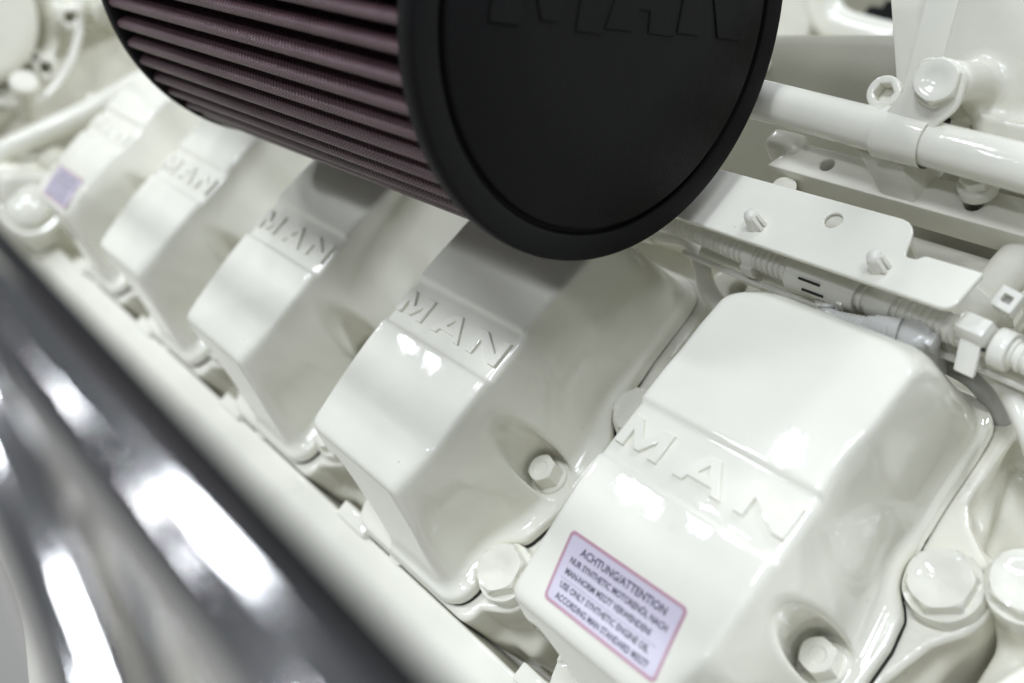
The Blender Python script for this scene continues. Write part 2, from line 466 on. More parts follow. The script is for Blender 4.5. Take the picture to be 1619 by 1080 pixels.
STICK_Q = [(-72.6, -57.6), (-15.0, -56.6), (-10.9, -83.2), (-66.5, -83.9)]
def cover_top(x, v): return -(4.2 * abs((v + 12) / 75.0) ** 3 + 0.8 * (x / 43.0) ** 2)
def on_sticker(u, s, lift):
    """u, s in 0..1 from the sticker's upper left corner; point on the cover, local mm."""
    a, b, c, d = [Vector(p) for p in STICK_Q]
    p = (a * (1 - u) + b * u) * (1 - s) + (d * (1 - u) + c * u) * s
    x = p.x - CX
    return (x, p.y, cover_top(x, p.y) + lift)
SW, SH = 57.0, 27.0
def wrap(me, lift):
    """lay a flat mesh (sticker plane, mm from the upper left corner) on the cover."""
    for v in me.vertices:
        x, y, z = v.co * 1000
        v.co = Vector(on_sticker(x / SW, -y / SH, lift + z)) * 0.001
    me.update(); return smooth(me)
def sheet(name, outline, holes=(), cut=14):
    cu = curve_mesh(name, [outline, *holes], 0.12, 0)
    bm = bmesh.new(); bm.from_mesh(cu)
    for k in range(1, cut):
        for pl, n in (((SW * k / cut, 0, 0), (1, 0, 0)),):
            bmesh.ops.bisect_plane(bm, geom=bm.verts[:] + bm.edges[:] + bm.faces[:], plane_co=Vector(pl) * 0.001, plane_no=n)
    for k in range(1, 8):
        bmesh.ops.bisect_plane(bm, geom=bm.verts[:] + bm.edges[:] + bm.faces[:], plane_co=Vector((0, -SH * k / 8, 0)) * 0.001, plane_no=(0, 1, 0))
    bm.to_mesh(cu); bm.free(); return cu
def text_mesh(name, s, x0, y0, width, size):
    cu = bpy.data.curves.new(name, 'FONT'); cu.body = s; cu.size = size * 0.001; cu.extrude = 0.00003; cu.resolution_u = 2
    cu.offset = 0.00011
    me = conv(cu, name)
    xs = [v.co.x for v in me.vertices]; w = max(xs) - min(xs); mn = min(xs)
    for v in me.vertices:
        v.co.x = (v.co.x - mn) / w * width * 0.001 + x0 * 0.001; v.co.y += y0 * 0.001
    return me
def sticker(parent, full=True):
    base = obj('warning_sticker', wrap(sheet('sticker_film', rrect(0, -SH, SW, 0, 2.2)), 0.06), LILAC, parent)
    bor = obj('border', wrap(sheet('sticker_border', rrect(0, -SH, SW, 0, 2.2), [rrect(1.3, -SH + 1.3, SW - 1.3, -1.3, 1.4)]), 0.16), PINK, base)
    lines = [("ACHTUNG/ATTENTION", 8.0, -6.6, 42, 4.2), ("NUR SYNTHETIC MOTOREN\u00d6L NACH", 5.0, -10.9, 48, 3.3), ("MAN-NORM M3277 VERWENDEN!", 5.0, -15.2, 43, 3.3),
             ("USE ONLY SYNTHETIC ENGINE OIL", 5.0, -20.2, 45, 3.3), ("ACCORDING MAN STANDARD M3277", 5.0, -24.4, 47, 3.3)]
    for l in lines:
        obj('print_line', wrap(text_mesh('print_line', *l), 0.17), INK, base)
    obj('rule', wrap(sheet('rule', [(4, -17.0), (4, -16.75), (SW - 5, -16.75), (SW - 5, -17.0)][::-1]), 0.16), mat_flat('grey_print', (0.3, 0.27, 0.38), 0.4), base)

COVER_LABELS = [
    'nearest glossy cream rocker cover, with the readable ACHTUNG warning sticker at its lower end',
    'second rocker cover from the front, right under the black end cap',
    'third rocker cover from the front, with bright glints on its raised lettering',
    'fourth rocker cover from the front, plain upper face running up under the filter pleats',
    'farthest rocker cover, blurred, with a small lilac sticker at its lower left']
covers = []
for i in range(5):
    t = thing('rocker_cover', COVER_LABELS[i], 'rocker cover', (CX - PITCH * i, 0, 0), group='cream rocker covers in a row along the engine')
    obj('cover_shell', COVER, CREAM, t)
    obj('gasket', GASKET, DARK, t)
    for me in LETTERS: obj('raised_letter', me, CREAM, t, (0, -20.3, -2.75))
    for sx in (-1, 1): obj('fixing_bolt', BOLT_S, CREAM, t, (sx * 46.4, -38.2, -73.2), (0, 0, 0.3 + i))
    covers.append(t)
sticker(covers[0])
bs = [c for c in covers[0].children if c.name.startswith('warning')][0]
far_sticker = copy_tree(bs, covers[4])
far_sticker.location.x += 0.004; far_sticker.location.y -= 0.0035; far_sticker.location.z -= 0.0002

# ------------------------------------------------------------------ cylinder heads under the covers
BOLTS = ((64.7, 11), (57.7, -87), (-68.5, 25.5), (-66, -80))
def head_fn(x, v, w):
    ax = np.abs(x)
    xr = np.interp(v, [-130, -108, -100, -87, -74, -60, -31, -10, 0, 12, 22, 30, 38, 46, 120], [52, 54, 66, 72, 68, 63, 64.5, 71, 77, 79, 77, 68, 58, 53, 52.5])
    d = smax(np.maximum(x - xr, -x - hw_of(v) - 2.5), np.maximum(v - 90, -v - 118), 8)
    for (bx, bv) in BOLTS:
        d = smin(d, np.sqrt((x - bx) ** 2 + (v - bv) ** 2) - 14.8, 8)
    d = smax(d, w + 81.8, 1.6)
    # boss with a tapped hole beyond the upper end
    bo = smax(np.sqrt((x - 54) ** 2 + (v - 96) ** 2) - 15, w + 86, 2.0)
    d = smin(d, bo, 5)
    d = smax(d, 5.0 - np.sqrt((x - 56) ** 2 + (v - 96) ** 2) + np.maximum(-110 - w, 0) * 2, 1.0)
    # lower block, with a sloping shoulder
    lo = smax(ax - 73, np.maximum(v - 118, -v - 112), 8)
    lo = smax(lo, w + 96 + 0.12 * np.abs(v - 30), 6)
    d = smin(d, lo, 9)
    # triangular rib pocket on the shoulder
    tri = smax(smax(np.abs(ax - 66) - 8 - (v - 52) * 0.25, np.abs(v - 55) - 20, 4), -106 - w, 3)
    d = smax(d, -smax(tri, w + 88, 3), 2)
    return smax(d, -165 - w, 3)
HEAD = sdf_mesh('head_casting', head_fn, (-84, -126, -150), (84, 124, -76), 1.8)
HEAD_LABELS = ['cylinder head under the nearest cover, carrying the worn bolt beside its side wall',
               'cylinder head under the second cover, its corner bolt next to the warning sticker',
               'cylinder head under the third cover from the front',
               'cylinder head under the fourth cover from the front',
               'cylinder head under the farthest blurred cover',
               'cylinder head at the lower right edge, no cover of its own in view']
for i in range(-1, 5):
    t = thing('cylinder_head', HEAD_LABELS[i], 'cylinder head', (CX - PITCH * i, 0, 0), group='cylinder heads in a row under the covers')
    obj('head_casting', HEAD, CAST, t)
    for (bx, bv) in BOLTS:
        obj('head_bolt', BOLT_L, CREAM, t, (bx, bv, -80.8), (0, 0, random.random()))

# ------------------------------------------------------------------ white ledge rail below the covers
def rail_fn(x, v, w):
    d = np.sqrt((np.maximum(np.abs(v + 158) - 24, 0)) ** 2 + np.maximum(np.abs(w + 122) - 14, 0) ** 2) - 22
    d = smin(d, np.maximum(np.maximum(np.abs(v + 128) - 16, np.abs(w + 92) - 5), -1e3), 6)
    return np.maximum(d, np.abs(x) - 560)
def prism_x(name, prof, x0, x1, n=1):
    vs = []; fs = []; N = len(prof)
    for i in range(n + 1):
        x = x0 + (x1 - x0) * i / n
        vs += [(x, a, b) for a, b in prof]
    for i in range(n):
        for k in range(N):
            k2 = (k + 1) % N; fs.append((i * N + k, i * N + k2, (i + 1) * N + k2, (i + 1) * N + k))
    fs.append(tuple(range(N))[::-1]); fs.append(tuple(n * N + k for k in range(N)))
    me = from_pd(name, vs, fs)
    bm = bmesh.new(); bm.from_mesh(me); bmesh.ops.recalc_face_normals(bm, faces=bm.faces[:]); bm.to_mesh(me); bm.free()
    return sharp(me, 40)
t = thing('manifold_rail', 'long rounded white rail running along the lower ends of the covers', 'manifold', (0, 0, 0))
prof = rounded([(-119, -86), (-142, -86), (-172, -104), (-184, -150), (-119, -150)], [2, 22, 26, 6, 6], 8)
obj('rail_body', prism_x('rail_body', prof, -860, 160, 60), CREAM, t)
for i in range(5):
    # cast pads that butt against each head, and a bolt half hidden behind the cover's nose
    obj('rail_pad', box_mesh('rail_pad', (-46, -121, -96), (-18, -112, -81.4), 0.9), CREAM, t, (CX - PITCH * i - 20, 0, 0))
    obj('rail_bolt', bolt_mesh('rail_bolt', 6, 7, 7.2, 2), CREAM, t, (CX - PITCH * i - 12, -112.5, -89), (0.5, 0, 0.4))

# ------------------------------------------------------------------ air filter (axis along world x)
FY, FZ = -7.8, 137.1
t = thing('air_filter', 'large black round air filter with purple brown pleats and a lettered rubber end cap', 'air filter', (-120, FY, FZ), bank=False)
ry = Matrix.Rotation(R(90), 3, 'Y')            # local z -> world x
prof = [(60, -9.5), (91.4, -9.0), (92.8, -7.6), (93.0, -2.4), (92.6, -0.9), (91.8, -0.2), (90.8, 0), (83.2, 0), (82.4, -0.3), (81.9, -2.6), (80.0, -2.6), (79.5, -0.3), (78.8, 0.35), (40, 0.8), (0.5, 0.9)]
cap = obj('end_cap', moved(lathe('end_cap', prof, 160, ang=50), rot=ry), RUBBER, t)
# raised letters on the cap face (local y across, z up)
CM, CA, CN = letters(40, 13, 1.6, 0.4)
y0 = -FY
def cap_letter(polys, dz):
    me = curve_mesh('cap_letter', polys, 1.2, 0.35)
    m3 = Matrix(((0, 0, 1), (1, 0, 0), (0, 1, 0)))      # (x,y,z)->(z,x,y)
    me.transform(m3.to_4x4()); return moved(me, (0.2, y0, dz))
CAPL = ((CM(-70.5, -18.8), -6.6), (CA(-18.0, 19.0), -4.6), (CN(20.4, 59.0), -3.2))
for polys, dz in CAPL: obj('cap_letter', cap_letter(polys, dz), RUBBER, cap)
# pleated gauze
NP, NA = 54, 14
pv = []; pf = []; puv = []
prof = [(0.0, -26), (0.13, -20), (0.225, -8.0), (0.265, -3.2), (0.305, -1.4), (0.36, -0.45), (0.43, -0.05), (0.50, 0.1), (0.57, -0.05), (0.64, -0.45), (0.695, -1.4), (0.735, -3.2), (0.775, -8.0), (0.87, -20)]
NX = 24; arcs = [0]
ring = [(k + u, d) for k in range(NP) for (u, d) in prof] + [(NP, -26)]
pitch_mm = 2 * math.pi * 92 / NP
for a, b in zip(ring[:-1], ring[1:]): arcs.append(arcs[-1] + math.hypot((b[0] - a[0]) * pitch_mm, b[1] - a[1]))
ph0 = R(-173.8) - 0.5 * 2 * math.pi / NP
jit = [random.uniform(-0.06, 0.06) for _ in range(NP + 1)]
for i in range(NX + 1):
    x = -5 - i / NX * 274.5
    Rr = 89.0 + 8.0 * i / NX
    for (u, d) in ring:
        k = int(u) % NP; f = u - int(u)
        a = ph0 + (u + jit[k] * math.sin(math.pi * f) * (1 if f > 0 else 0)) * 2 * math.pi / NP
        pv.append((x, (Rr + d) * math.cos(a), (Rr + d) * math.sin(a)))
M_ = len(ring)
for i in range(NX):
    for k in range(M_ - 1):
        pf.append((i * M_ + k, i * M_ + k + 1, (i + 1) * M_ + k + 1, (i + 1) * M_ + k))
me = from_pd('pleated_media', pv, pf)
uvl = me.uv_layers.new(name='UVMap')
co = np.zeros(len(me.loops), np.int32); me.loops.foreach_get('vertex_index', co)
us = np.array([[(i / NX * 0.272), arcs[k] * 0.001] for i in range(NX + 1) for k in range(M_)])
uvl.data.foreach_set('uv', us[co].astype(np.float32).ravel())
obj('pleated_media', me, GAUZE, t)
obj('base_ring', moved(lathe('base_ring', [(60, -288), (97, -288), (98.2, -286.5), (98.4, -281), (97.8, -279.5), (96, -279), (70, -279)], 128), rot=ry), RUBBER, t)
obj('inner_core', moved(lathe('inner_core', [(61, -280), (61, -8)], 64), rot=ry), RUBBER, t)
obj('intake_neck', moved(lathe('intake_neck', [(62, -420), (62, -293)], 64), rot=ry), RUBBER, t)

# ------------------------------------------------------------------ bracket plate and wiring beyond the covers' upper ends
t = thing('bracket_plate', 'flat white steel bracket plate with one round hole and a notched rear corner', 'bracket', (0, 0, 0))
out = rounded([(-215, 83.0), (-5.5, 84.2), (-3.6, 103.0), (-26.5, 102.6), (-28.2, 100.0), (-33.2, 99.6), (-37.5, 115.2), (-215, 112.2)], [2, 5, 1.5, 2, 1.5, 2, 7, 2], 6)
obj('plate', curve_mesh('plate', [out, circle(-68.8, 105.4, 3.6)], 2.6, 0.7, -12.6), CREAM, t)
obj('plate_lip', hexa_mesh('plate_lip', [(-60, 111, -40), (-40, 111, -40), (-40, 113, -40), (-60, 113, -40), (-60, 111, -12.4), (-40, 111, -12.4), (-40, 113, -12.4), (-60, 113, -12.4)], 0.5), CREAM, t)
def clip_pin(loc, label):
    t = thing('clip_pin', label, 'clip', loc, group='white plastic clip pins through the bracket plate')
    def rf(r, z, a):
        return r * (0.80 if abs(((a - 0.2 + math.pi) % (2 * math.pi)) - math.pi) < 0.5 else 1)
    obj('pin_body', lathe('pin_body', [(3.6, -4), (3.6, 0.3), (3.35, 4), (3.1, 6.6), (2.6, 8.0), (1.6, 8.8), (0.2, 9.1)], 40, rf, 60), CREAM_PL, t)
    for dv in (-1.3, 1.3):
        obj('barb', hexa_mesh('barb', [(2.2, dv - 0.9, 0.2), (4.7, dv - 0.9, 0.2), (4.7, dv + 0.9, 0.2), (2.2, dv + 0.9, 0.2), (2.2, dv - 0.8, 7.2), (2.7, dv - 0.8, 7.2), (2.7, dv + 0.8, 7.2), (2.2, dv + 0.8, 7.2)], 0.2), CREAM_PL, t)
clip_pin((-98.5, 92.0, -10), 'clip pin on the bracket plate close to the black end cap')
clip_pin((-39.3, 91.6, -10), 'clip pin on the bracket plate near the plate\'s notched end')

# corrugated conduit
path = resample(spline([(-215, 92, -30), (-150, 91.5, -31), (-100, 89.5, -32), (-50, 89, -33), (-20, 89.8, -34), (0, 89.2, -33), (20, 88.5, -34), (60, 87, -38)], 20), 0.3)
def corr(per, r0, amp):
    def f(s):
        ph = (s % per) / per
        return r0 + amp * (1 if 0.18 < ph < 0.62 else (-1 if ph > 0.72 or ph < 0.08 else 0))
    return f
t = thing('corrugated_conduit', 'thick white corrugated cable conduit under the bracket plate front edge', 'conduit', (0, 0, 0))
obj('conduit_tube', tube('conduit_tube', path, corr(3.1, 5.3, 0.55), 28), CREAM_PL, t)
t = thing('cable_sleeve', 'smooth white sleeve clip around the conduit, with a flat tab hanging down', 'cable clip', (0, 0, 0))
obj('sleeve', tube('sleeve', [(-46, 89.1, -33.0), (-45.6, 89.1, -33), (-36, 89.3, -33.4), (-35.6, 89.3, -33.4)], lambda s: 6.6 if 0.2 < s < 10.2 else 6.1, 32), CREAM_PL, t)
obj('tab', hexa_mesh('tab', [(-41.5, 79.5, -46), (-33.5, 79.5, -46), (-33.5, 81, -46), (-41.5, 81, -46), (-41.5, 82.5, -33), (-34, 82.5, -33), (-34, 84, -33), (-41.5, 84, -33)], 0.3), GREYP, t)
t = thing('conduit_tee', 'white plastic tee joining the thick conduit and the thin branch, with two dark slots', 'cable connector', (0, 0, 0))
obj('tee_body', join('tee_body', [tube('b', [(-85, 88.8, -32.4), (-84.5, 88.8, -32.4), (-52, 88.9, -33), (-51.5, 88.9, -33)], lambda s: 7.6 if 0.3 < s < 33 else 7.0, 32),
                               tube('c', [(-64.5, 84.5, -36), (-62.5, 81.5, -41.5)], 6.2, 28)]), CREAM_PL, t)
for (dx, dv, dw) in ((-71.5, 84.0, -26.5), (-69.5, 81.6, -30.4)):
    me = box_mesh('slot', (-5.2, -0.5, -0.6), (5.2, 0.5, 0.6), 0.2)
    obj('slot', me, DARK, t, (dx, dv, dw), (0.4, 0, 0))
obj('latch', box_mesh('latch', (-58, 80.8, -36), (-55, 84, -30), 0.6), CREAM_PL, t)
br = resample(spline([(-63, 81, -35), (-61, 77.5, -36), (-55, 75.8, -33.5), (-46, 76.2, -31.5), (-38, 77.3, -30.5)], 20), 0.3)
t = thing('branch_conduit', 'thin greyish corrugated branch conduit curving behind the nearest cover', 'conduit', (0, 0, 0))
obj('conduit_tube', tube('conduit_tube', br, corr(2.1, 3.3, 0.4), 24), GREYP, t)
t = thing('sensor_plug', 'shiny grey sensor plug at the end of the thin branch conduit', 'plug', (0, 0, 0))
obj('plug_neck', tube('plug_neck', spline([(-40, 77.2, -30.7), (-34, 78.2, -30), (-28, 79.6, -31)], 8), lambda s: 3.9 + 0.12 * s, 28), GREYP, t)
def plug_fn(x, y, z):
    d = np.sqrt((x + 23) ** 2 * 0.7 + (y - 81) ** 2 + np.maximum(np.abs(z + 37) - 4, 0) ** 2) - 6.6
    return smax(d, np.abs(z + 37) - 8.5, 2.5)
obj('plug_body', sdf_mesh('plug_body', plug_fn, (-38, 68, -52), (-8, 94, -24), 0.8), GREYP, t)
obj('plug_collar', lathe('plug_collar', [(7.7, -60), (7.7, -41.2), (7.2, -40.6)], 32), GREYP, t, (-23, 81, 2))
obj('plug_seam', lathe('plug_seam', [(7.45, -39.2), (7.45, -38.6)], 32), DARK, t, (-23, 81, 2))
for x in (-36.5, -33.5, -31.0): obj('neck_ring', tube('neck_ring', [(x, 77.8, -30.3), (x + 1.1, 77.95, -30.2)], 4.8, 24), GREYP, t)
obj('plug_latch', hexa_mesh('plug_latch', [(-16.5, 78, -36), (-13.5, 78, -36), (-13.5, 84, -36), (-16.5, 84, -36), (-17, 78, -29.5), (-14, 78, -30.5), (-14, 84, -30.5), (-17, 84, -29.5)], 0.4), GREYP, t)

# loose wires and small hardware in the wiring run
t = thing('thin_wire', 'thin cream wire looping beside the thick conduit under the plate', 'wire', (0, 0, 0))
obj('wire_body', tube('wire_body', spline([(-150, 84.5, -44), (-120, 82.5, -42), (-100, 83, -43.5), (-84, 82, -41), (-70, 84, -45), (-48, 82.5, -44), (-20, 84, -46), (8, 83, -44), (40, 84, -52)], 12), 1.5, 14), CREAM_PL, t)
t = thing('wire_pair', 'two grey painted wires curving down past the nearest cover to the right', 'wire', (0, 0, 0))
for k, dx in enumerate((0, 3.4)):
    obj('wire_body', tube('wire_body', spline([(-36 + dx, 94, -48), (-14 + dx, 96, -56), (-2 + dx, 99, -60), (12 + dx, 98, -64), (26 + dx, 90, -74), (40 + dx, 78, -92)], 12), 1.5, 14), GREYP, t)
t = thing('conduit_strap', 'narrow strap round the thick conduit close to the black end cap', 'cable tie', (0, 0, 0))
obj('strap', tube('strap', [(-108.4, 89.7, -32), (-108.2, 89.7, -32), (-103.2, 89.6, -32), (-103, 89.6, -32)], lambda s: 6.5 if 0.15 < s < 5.2 else 6.1, 28), CREAM_PL, t)
obj('strap_head', box_mesh('strap_head', (-109, 81.5, -38), (-102.5, 85, -31), 0.7), CREAM_PL, t)
t = thing('valley_bolt', 'hex bolt on the ledge behind the plate notch', 'bolt', (-20, 128, -84))
obj('bolt_head', bolt_mesh('bolt_head', 7, 7, 9, 2), CREAM, t)

# cable tie with its square head and loose tail
t = thing('cable_tie', 'broad white cable tie with a square socketed head on top of the conduit', 'cable tie', (0, 0, 0))
obj('strap', tube('strap', [(5.2, 89.0, -33.4), (5.6, 89.0, -33.4), (11.4, 88.8, -33.6), (11.8, 88.8, -33.6)], lambda s: 7.6 if 0.2 < s < 6.4 else 7.0, 32), CREAM_PL, t)
hd = curve_mesh('tie_head', [rrect(-4.2, -4.2, 4.2, 4.2, 0.8), rrect(-1.9, -1.6, 1.9, 1.6, 0.3)], 6.5, 0.4)
obj('tie_head', hd, CREAM_PL, t, (3.6, 103.5, -27), (0.25, 0.1, -0.15))
obj('socket_floor', box_mesh('socket_floor', (-2, -2, 0.5), (2, 2, 2.5), 0), GREYP, t, (3.6, 103.5, -27), (0.25, 0.1, -0.15))
obj('lock_block', hexa_mesh('lock_block', [(-8, 84, -30), (4.5, 83, -30), (5.5, 93, -28), (-7, 94, -28), (-7.5, 85.5, -21.5), (4, 84.5, -21.5), (4.5, 92, -21.5), (-7, 93, -21.5)], 0.9), CREAM_PL, t)
for k in range(3): obj('tooth', box_mesh('tooth', (-0.7, -0.4, -0.7), (0.7, 0.6, 0.7), 0.1), DARK, t, (-1.8 + k * 3.0, 83.4, -29.0 + 0.3 * k))
obj('tail', hexa_mesh('tail', [(-3.5, 74.5, -34.5), (4.5, 74.0, -34.5), (4.5, 76, -35.5), (-3.5, 76.5, -35.5), (-5, 84, -27.5), (3.2, 83.5, -27.5), (3.2, 85.5, -29), (-5, 86, -29)], 0.4), CREAM_PL, t)

# smooth tube under the conduit, hoses, small fittings
t = thing('rail_tube', 'smooth straight cream tube under the thick conduit', 'tube', (0, 0, 0))
obj('tube_body', tube('tube_body', [(-143, 92, -49), (-142, 92, -49), (90, 92, -49)], 6.2, 28), CREAM, t)
obj('tube_collar', tube('tube_collar', [(-117, 91, -50), (-116.5, 91, -50), (-106, 91, -50), (-105.5, 91, -50)], lambda s: 6.9 if 0.2 < s < 11.2 else 6.3, 28), CREAM, t)
t = thing('breather_hose', 'bent cream rubber hose dropping between the two nearest covers', 'hose', (0, 0, 0))
obj('hose_body', tube('hose_body', spline([(-262, 92, -56), (-205, 92, -55), (-179, 94, -55), (-164, 96.5, -55), (-151.5, 90.8, -57), (-141, 80.8, -62), (-132, 75.8, -66), (-123, 73.5, -73), (-114, 71, -86), (-108, 69, -98)], 14), 4.3, 24), CREAM_PL, t)
obj('hose_clip', tube('hose_clip', [(-190, 93, -55), (-181, 93.8, -55)], 5.6, 24), CREAM_PL, t)
t = thing('lower_hose', 'thick cream hose at the right edge below the cable tie', 'hose', (0, 0, 0))
obj('hose_body', tube('hose_body', spline([(-14, 104, -62), (-3, 92, -55), (8, 86, -55), (20, 76.5, -56), (32, 64.5, -62), (44, 50, -74), (54, 38, -90)], 14), 4.8, 24), CREAM_PL, t)
t = thing('grey_elbow', 'grey painted elbow fitting behind the upper corner of the nearest cover', 'pipe fitting', (0, 0, 0))
obj('elbow', tube('elbow', spline([(-22, 92, -66), (-10, 91, -68), (-1, 88, -75), (3, 85, -86), (4, 82, -100)], 12), 5.6, 28), GREYP, t)

# ------------------------------------------------------------------ fuel pipe, clamp and support bar
t = thing('fuel_pipe', 'thick glossy white pipe crossing the upper right in front of the casting', 'pipe', (0, 0, 0))
obj('pipe_body', tube('pipe_body', [(-330, 152.6, -3), (-130, 149.2, -3), (90, 141.6, -3)], 9.0, 48), CREAM, t)
def pipe_v(x): return 149.2 + (x + 130) / 220 * (141.6 - 149.2)
t = thing('pipe_clamp', 'white strap clamp wrapped round the thick pipe and held by a large hex bolt', 'clamp', (0, 0, 0))
obj('band', tube('band', [(-70.5, pipe_v(-70.5), -3), (-70.2, pipe_v(-70), -3), (-49.3, pipe_v(-49), -3), (-49, pipe_v(-49), -3)], lambda s: 10.7 if 0.2 < s < 21.2 else 10.0, 48, caps=False), CREAM, t)
def world_thing(name, label, cat, group=None): return thing(name, label, cat, (0, 0, 0), bank=False, group=group)
# the strap's flat ear, bolt and boss stand upright across the engine (world axes)
c_, s_ = math.cos(BANK), math.sin(BANK)
ear_pts = rounded([(-69, 100), (-51.5, 100), (-46.5, 114), (-39.0, 122), (-39.5, 138), (-58.5, 139), (-63.0, 124), (-69, 114)], [1, 1, 7, 6, 7, 5, 6, 4], 6)
ear = curve_mesh('ear', [ear_pts], 2.2, 0.5)
ear.transform(Matrix(((1, 0, 0, 0), (0, 0, -1, 0.0965), (0, 1, 0, 0), (0, 0, 0, 1))))
ear.transform(Matrix.Rotation(-BANK, 4, 'X'))
obj('ear', ear, CREAM, t)
cb = moved(bolt_mesh('clamp_bolt', 9.0, 7.4, 9.6, 1.4), (-50, 96.4, 129.8), along((0.22, -0.92, 0.18)))
cb.transform(Matrix.Rotation(-BANK, 4, 'X'))
obj('clamp_bolt', cb, CREAM, t)

t = thing('support_bar', 'long square cream support bar with drilled holes, behind the bracket plate', 'support bar', (0, 0, 0))
bar = curve_mesh('bar', [[(-127, 131.5), (120, 131.5), (120, 148), (-119, 148)], circle(-99.7, 140, 3.3), circle(-31, 140, 3.6)], 15, 0.8, -40)
obj('bar', bar, CAST, t)
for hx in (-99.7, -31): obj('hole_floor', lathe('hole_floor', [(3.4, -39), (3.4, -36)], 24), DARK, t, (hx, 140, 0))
obj('gusset', hexa_mesh('gusset', [(-66.5, 131.7, -27), (-51.5, 131.7, -27), (-50.5, 158, -27), (-66.5, 158, -27), (-82, 142, -12.6), (-59.5, 140, -12.6), (-59.5, 158, -12.6), (-82, 158, -12.6)], 0.5), CAST, t)
obj('bar_stud', tube('bar_stud', [(-121, 126, -60), (-115, 126, -30)], 5.6, 24), CAST, t)
obj('end_lug', box_mesh('end_lug', (-136, 140, -40), (-116, 152, -22), 4, 3), CAST, t)
t = thing('socket_screw', 'cream socket head screw standing just above the thick pipe', 'screw', (0, 0, 0))
sk = curve_mesh('screw_head', [circle(0, 0, 7.2, 40), [(4.2 * math.cos(R(60 * k)), 4.2 * math.sin(R(60 * k))) for k in range(6)]], 12, 1.0)
dsk = (-0.25, -0.55, 0.80)
obj('screw_head', moved(sk, (-78, 165.5, -6), along((0.1, -0.42, 0.9))), CREAM, t)
obj('screw_core', moved(lathe('screw_core', [(6.4, -30), (6.4, 5.5)], 32), (-78, 165.5, -6), along((0.1, -0.42, 0.9))), CREAM, t)
t = thing('small_bolt', 'domed bolt end peeping out under the thick pipe', 'bolt', (0, 0, 0))
obj('bolt_head', bolt_mesh('bolt_head', 6, 6, 7.5, 1.5), CREAM, t, (-31, 144.5, -19))

# big intake casting at the upper right, with post and boss
def cast_fn(x, y, z):
    q = [np.abs(x - 124) - 198, np.abs(y - 320) - 196, np.abs(z - 320) - 206]
    r = 16
    a, b, c = [np.maximum(k + r, 0) for k in q]
    d = np.sqrt(a * a + b * b + c * c) - r + np.minimum(np.maximum(np.maximum(q[0], q[1]), q[2]) + r, 0)
    d = d + 5.0 * sstep(-45, 0, x) * (1 - sstep(10, 60, x)) * (1 - sstep(122, 150, z)) - 3.5 * np.exp(-((x + 22) / 15) ** 2 - ((z - 158) / 25) ** 2)
    bo = smax(np.sqrt((x + 47.5) ** 2 + (z - 131) ** 2) - 8.2, np.abs(y - 112) - 13.0, 1.5)
    d = smin(d, bo, 6)
    foot = smax(np.abs(x + 30) - 16 - (z - 118) * 0.5, np.maximum(np.abs(y - 126) - 8, np.abs(z - 110) - 10), 4)
    return smin(d, foot, 8)
t = world_thing('intake_casting', 'big rough cream casting filling the upper right corner behind the clamp bolt', 'casting')
obj('casting_body', sdf_mesh('casting_body', cast_fn, (-80, 92, 96), (110, 180, 230), 1.6), CAST, t)
t = world_thing('casting_post', 'upright flat cream post left of the big casting, behind the clamp', 'post')
obj('post_face', hexa_mesh('post_face', [(-82, 128, 100), (-64.2, 128, 100), (-64.2, 160, 100), (-82, 160, 100), (-83.4, 128, 190), (-65.6, 128, 190), (-65.6, 160, 190), (-83.4, 160, 190)], 1.0), CREAM, t)
obj('seam', hexa_mesh('seam', [(-64.5, 129, 100), (-63.5, 129, 100), (-63.5, 140, 100), (-64.5, 140, 100), (-65.9, 129, 190), (-64.9, 129, 190), (-64.9, 140, 190), (-65.9, 140, 190)], 0), DARK, t)
obj('post_web', hexa_mesh('post_web', [(-84, 133, 112), (-81, 131, 112), (-81, 160, 112), (-84, 160, 112), (-124, 150, 190), (-82, 131, 190), (-82, 160, 190), (-124, 165, 190)], 1.0), CREAM, t)

t = world_thing('plenum_panel', 'side panel, its shade painted in as olive grey, in the gap behind the thick pipe', 'panel')
obj('panel_body', hexa_mesh('panel_body', [(-330, 205, -20), (20, 205, -20), (20, 330, -20), (-330, 330, -20), (-330, 205, 121), (20, 205, 165), (20, 330, 165), (-330, 330, 121)], 6), OLIVE_SHADE, t)
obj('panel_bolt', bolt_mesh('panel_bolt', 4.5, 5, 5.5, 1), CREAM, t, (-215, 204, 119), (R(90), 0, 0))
t = world_thing('rear_pipe', 'blurred white pipe elbow above the shaded panel, top centre right', 'pipe')
obj('pipe_body', tube('pipe_body', spline([(-392, 470, 230), (-384, 482, 185), (-377, 488, 158), (-362, 492, 146), (-340, 500, 142), (-318, 508, 140)], 10), 15, 32), CREAM, t)
t = world_thing('black_connector', 'small blurred black connector beside the white pipe elbow at the top', 'connector')
obj('connector_body', box_mesh('connector_body', (-345, 520, 138), (-300, 550, 172), 4), RUBBER, t)
obj('connector_boot', tube('connector_boot', [(-345, 535, 155), (-362, 533, 155)], 11, 24), RUBBER, t)
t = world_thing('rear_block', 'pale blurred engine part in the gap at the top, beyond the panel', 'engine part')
obj('block_body', box_mesh('block_body', (-500, 640, 60), (-60, 760, 420), 14, 3), OLIVE_SHADE, t)
obj('block_wing', box_mesh('block_wing', (-820, 660, 60), (-502, 760, 420), 14, 3), CAST, t)
t = world_thing('side_pipe', 'short grey upright pipe with a collar at the right edge, behind the bracket plate', 'pipe')
obj('pipe_body', tube('pipe_body', [(-2, 122, 90), (-16, 113, 52), (-24, 109, 30)], 8.5, 32), CAST, t)
obj('collar', tube('collar', [(-15.0, 113.6, 55), (-20, 111, 42)], 9.4, 32), CAST, t)

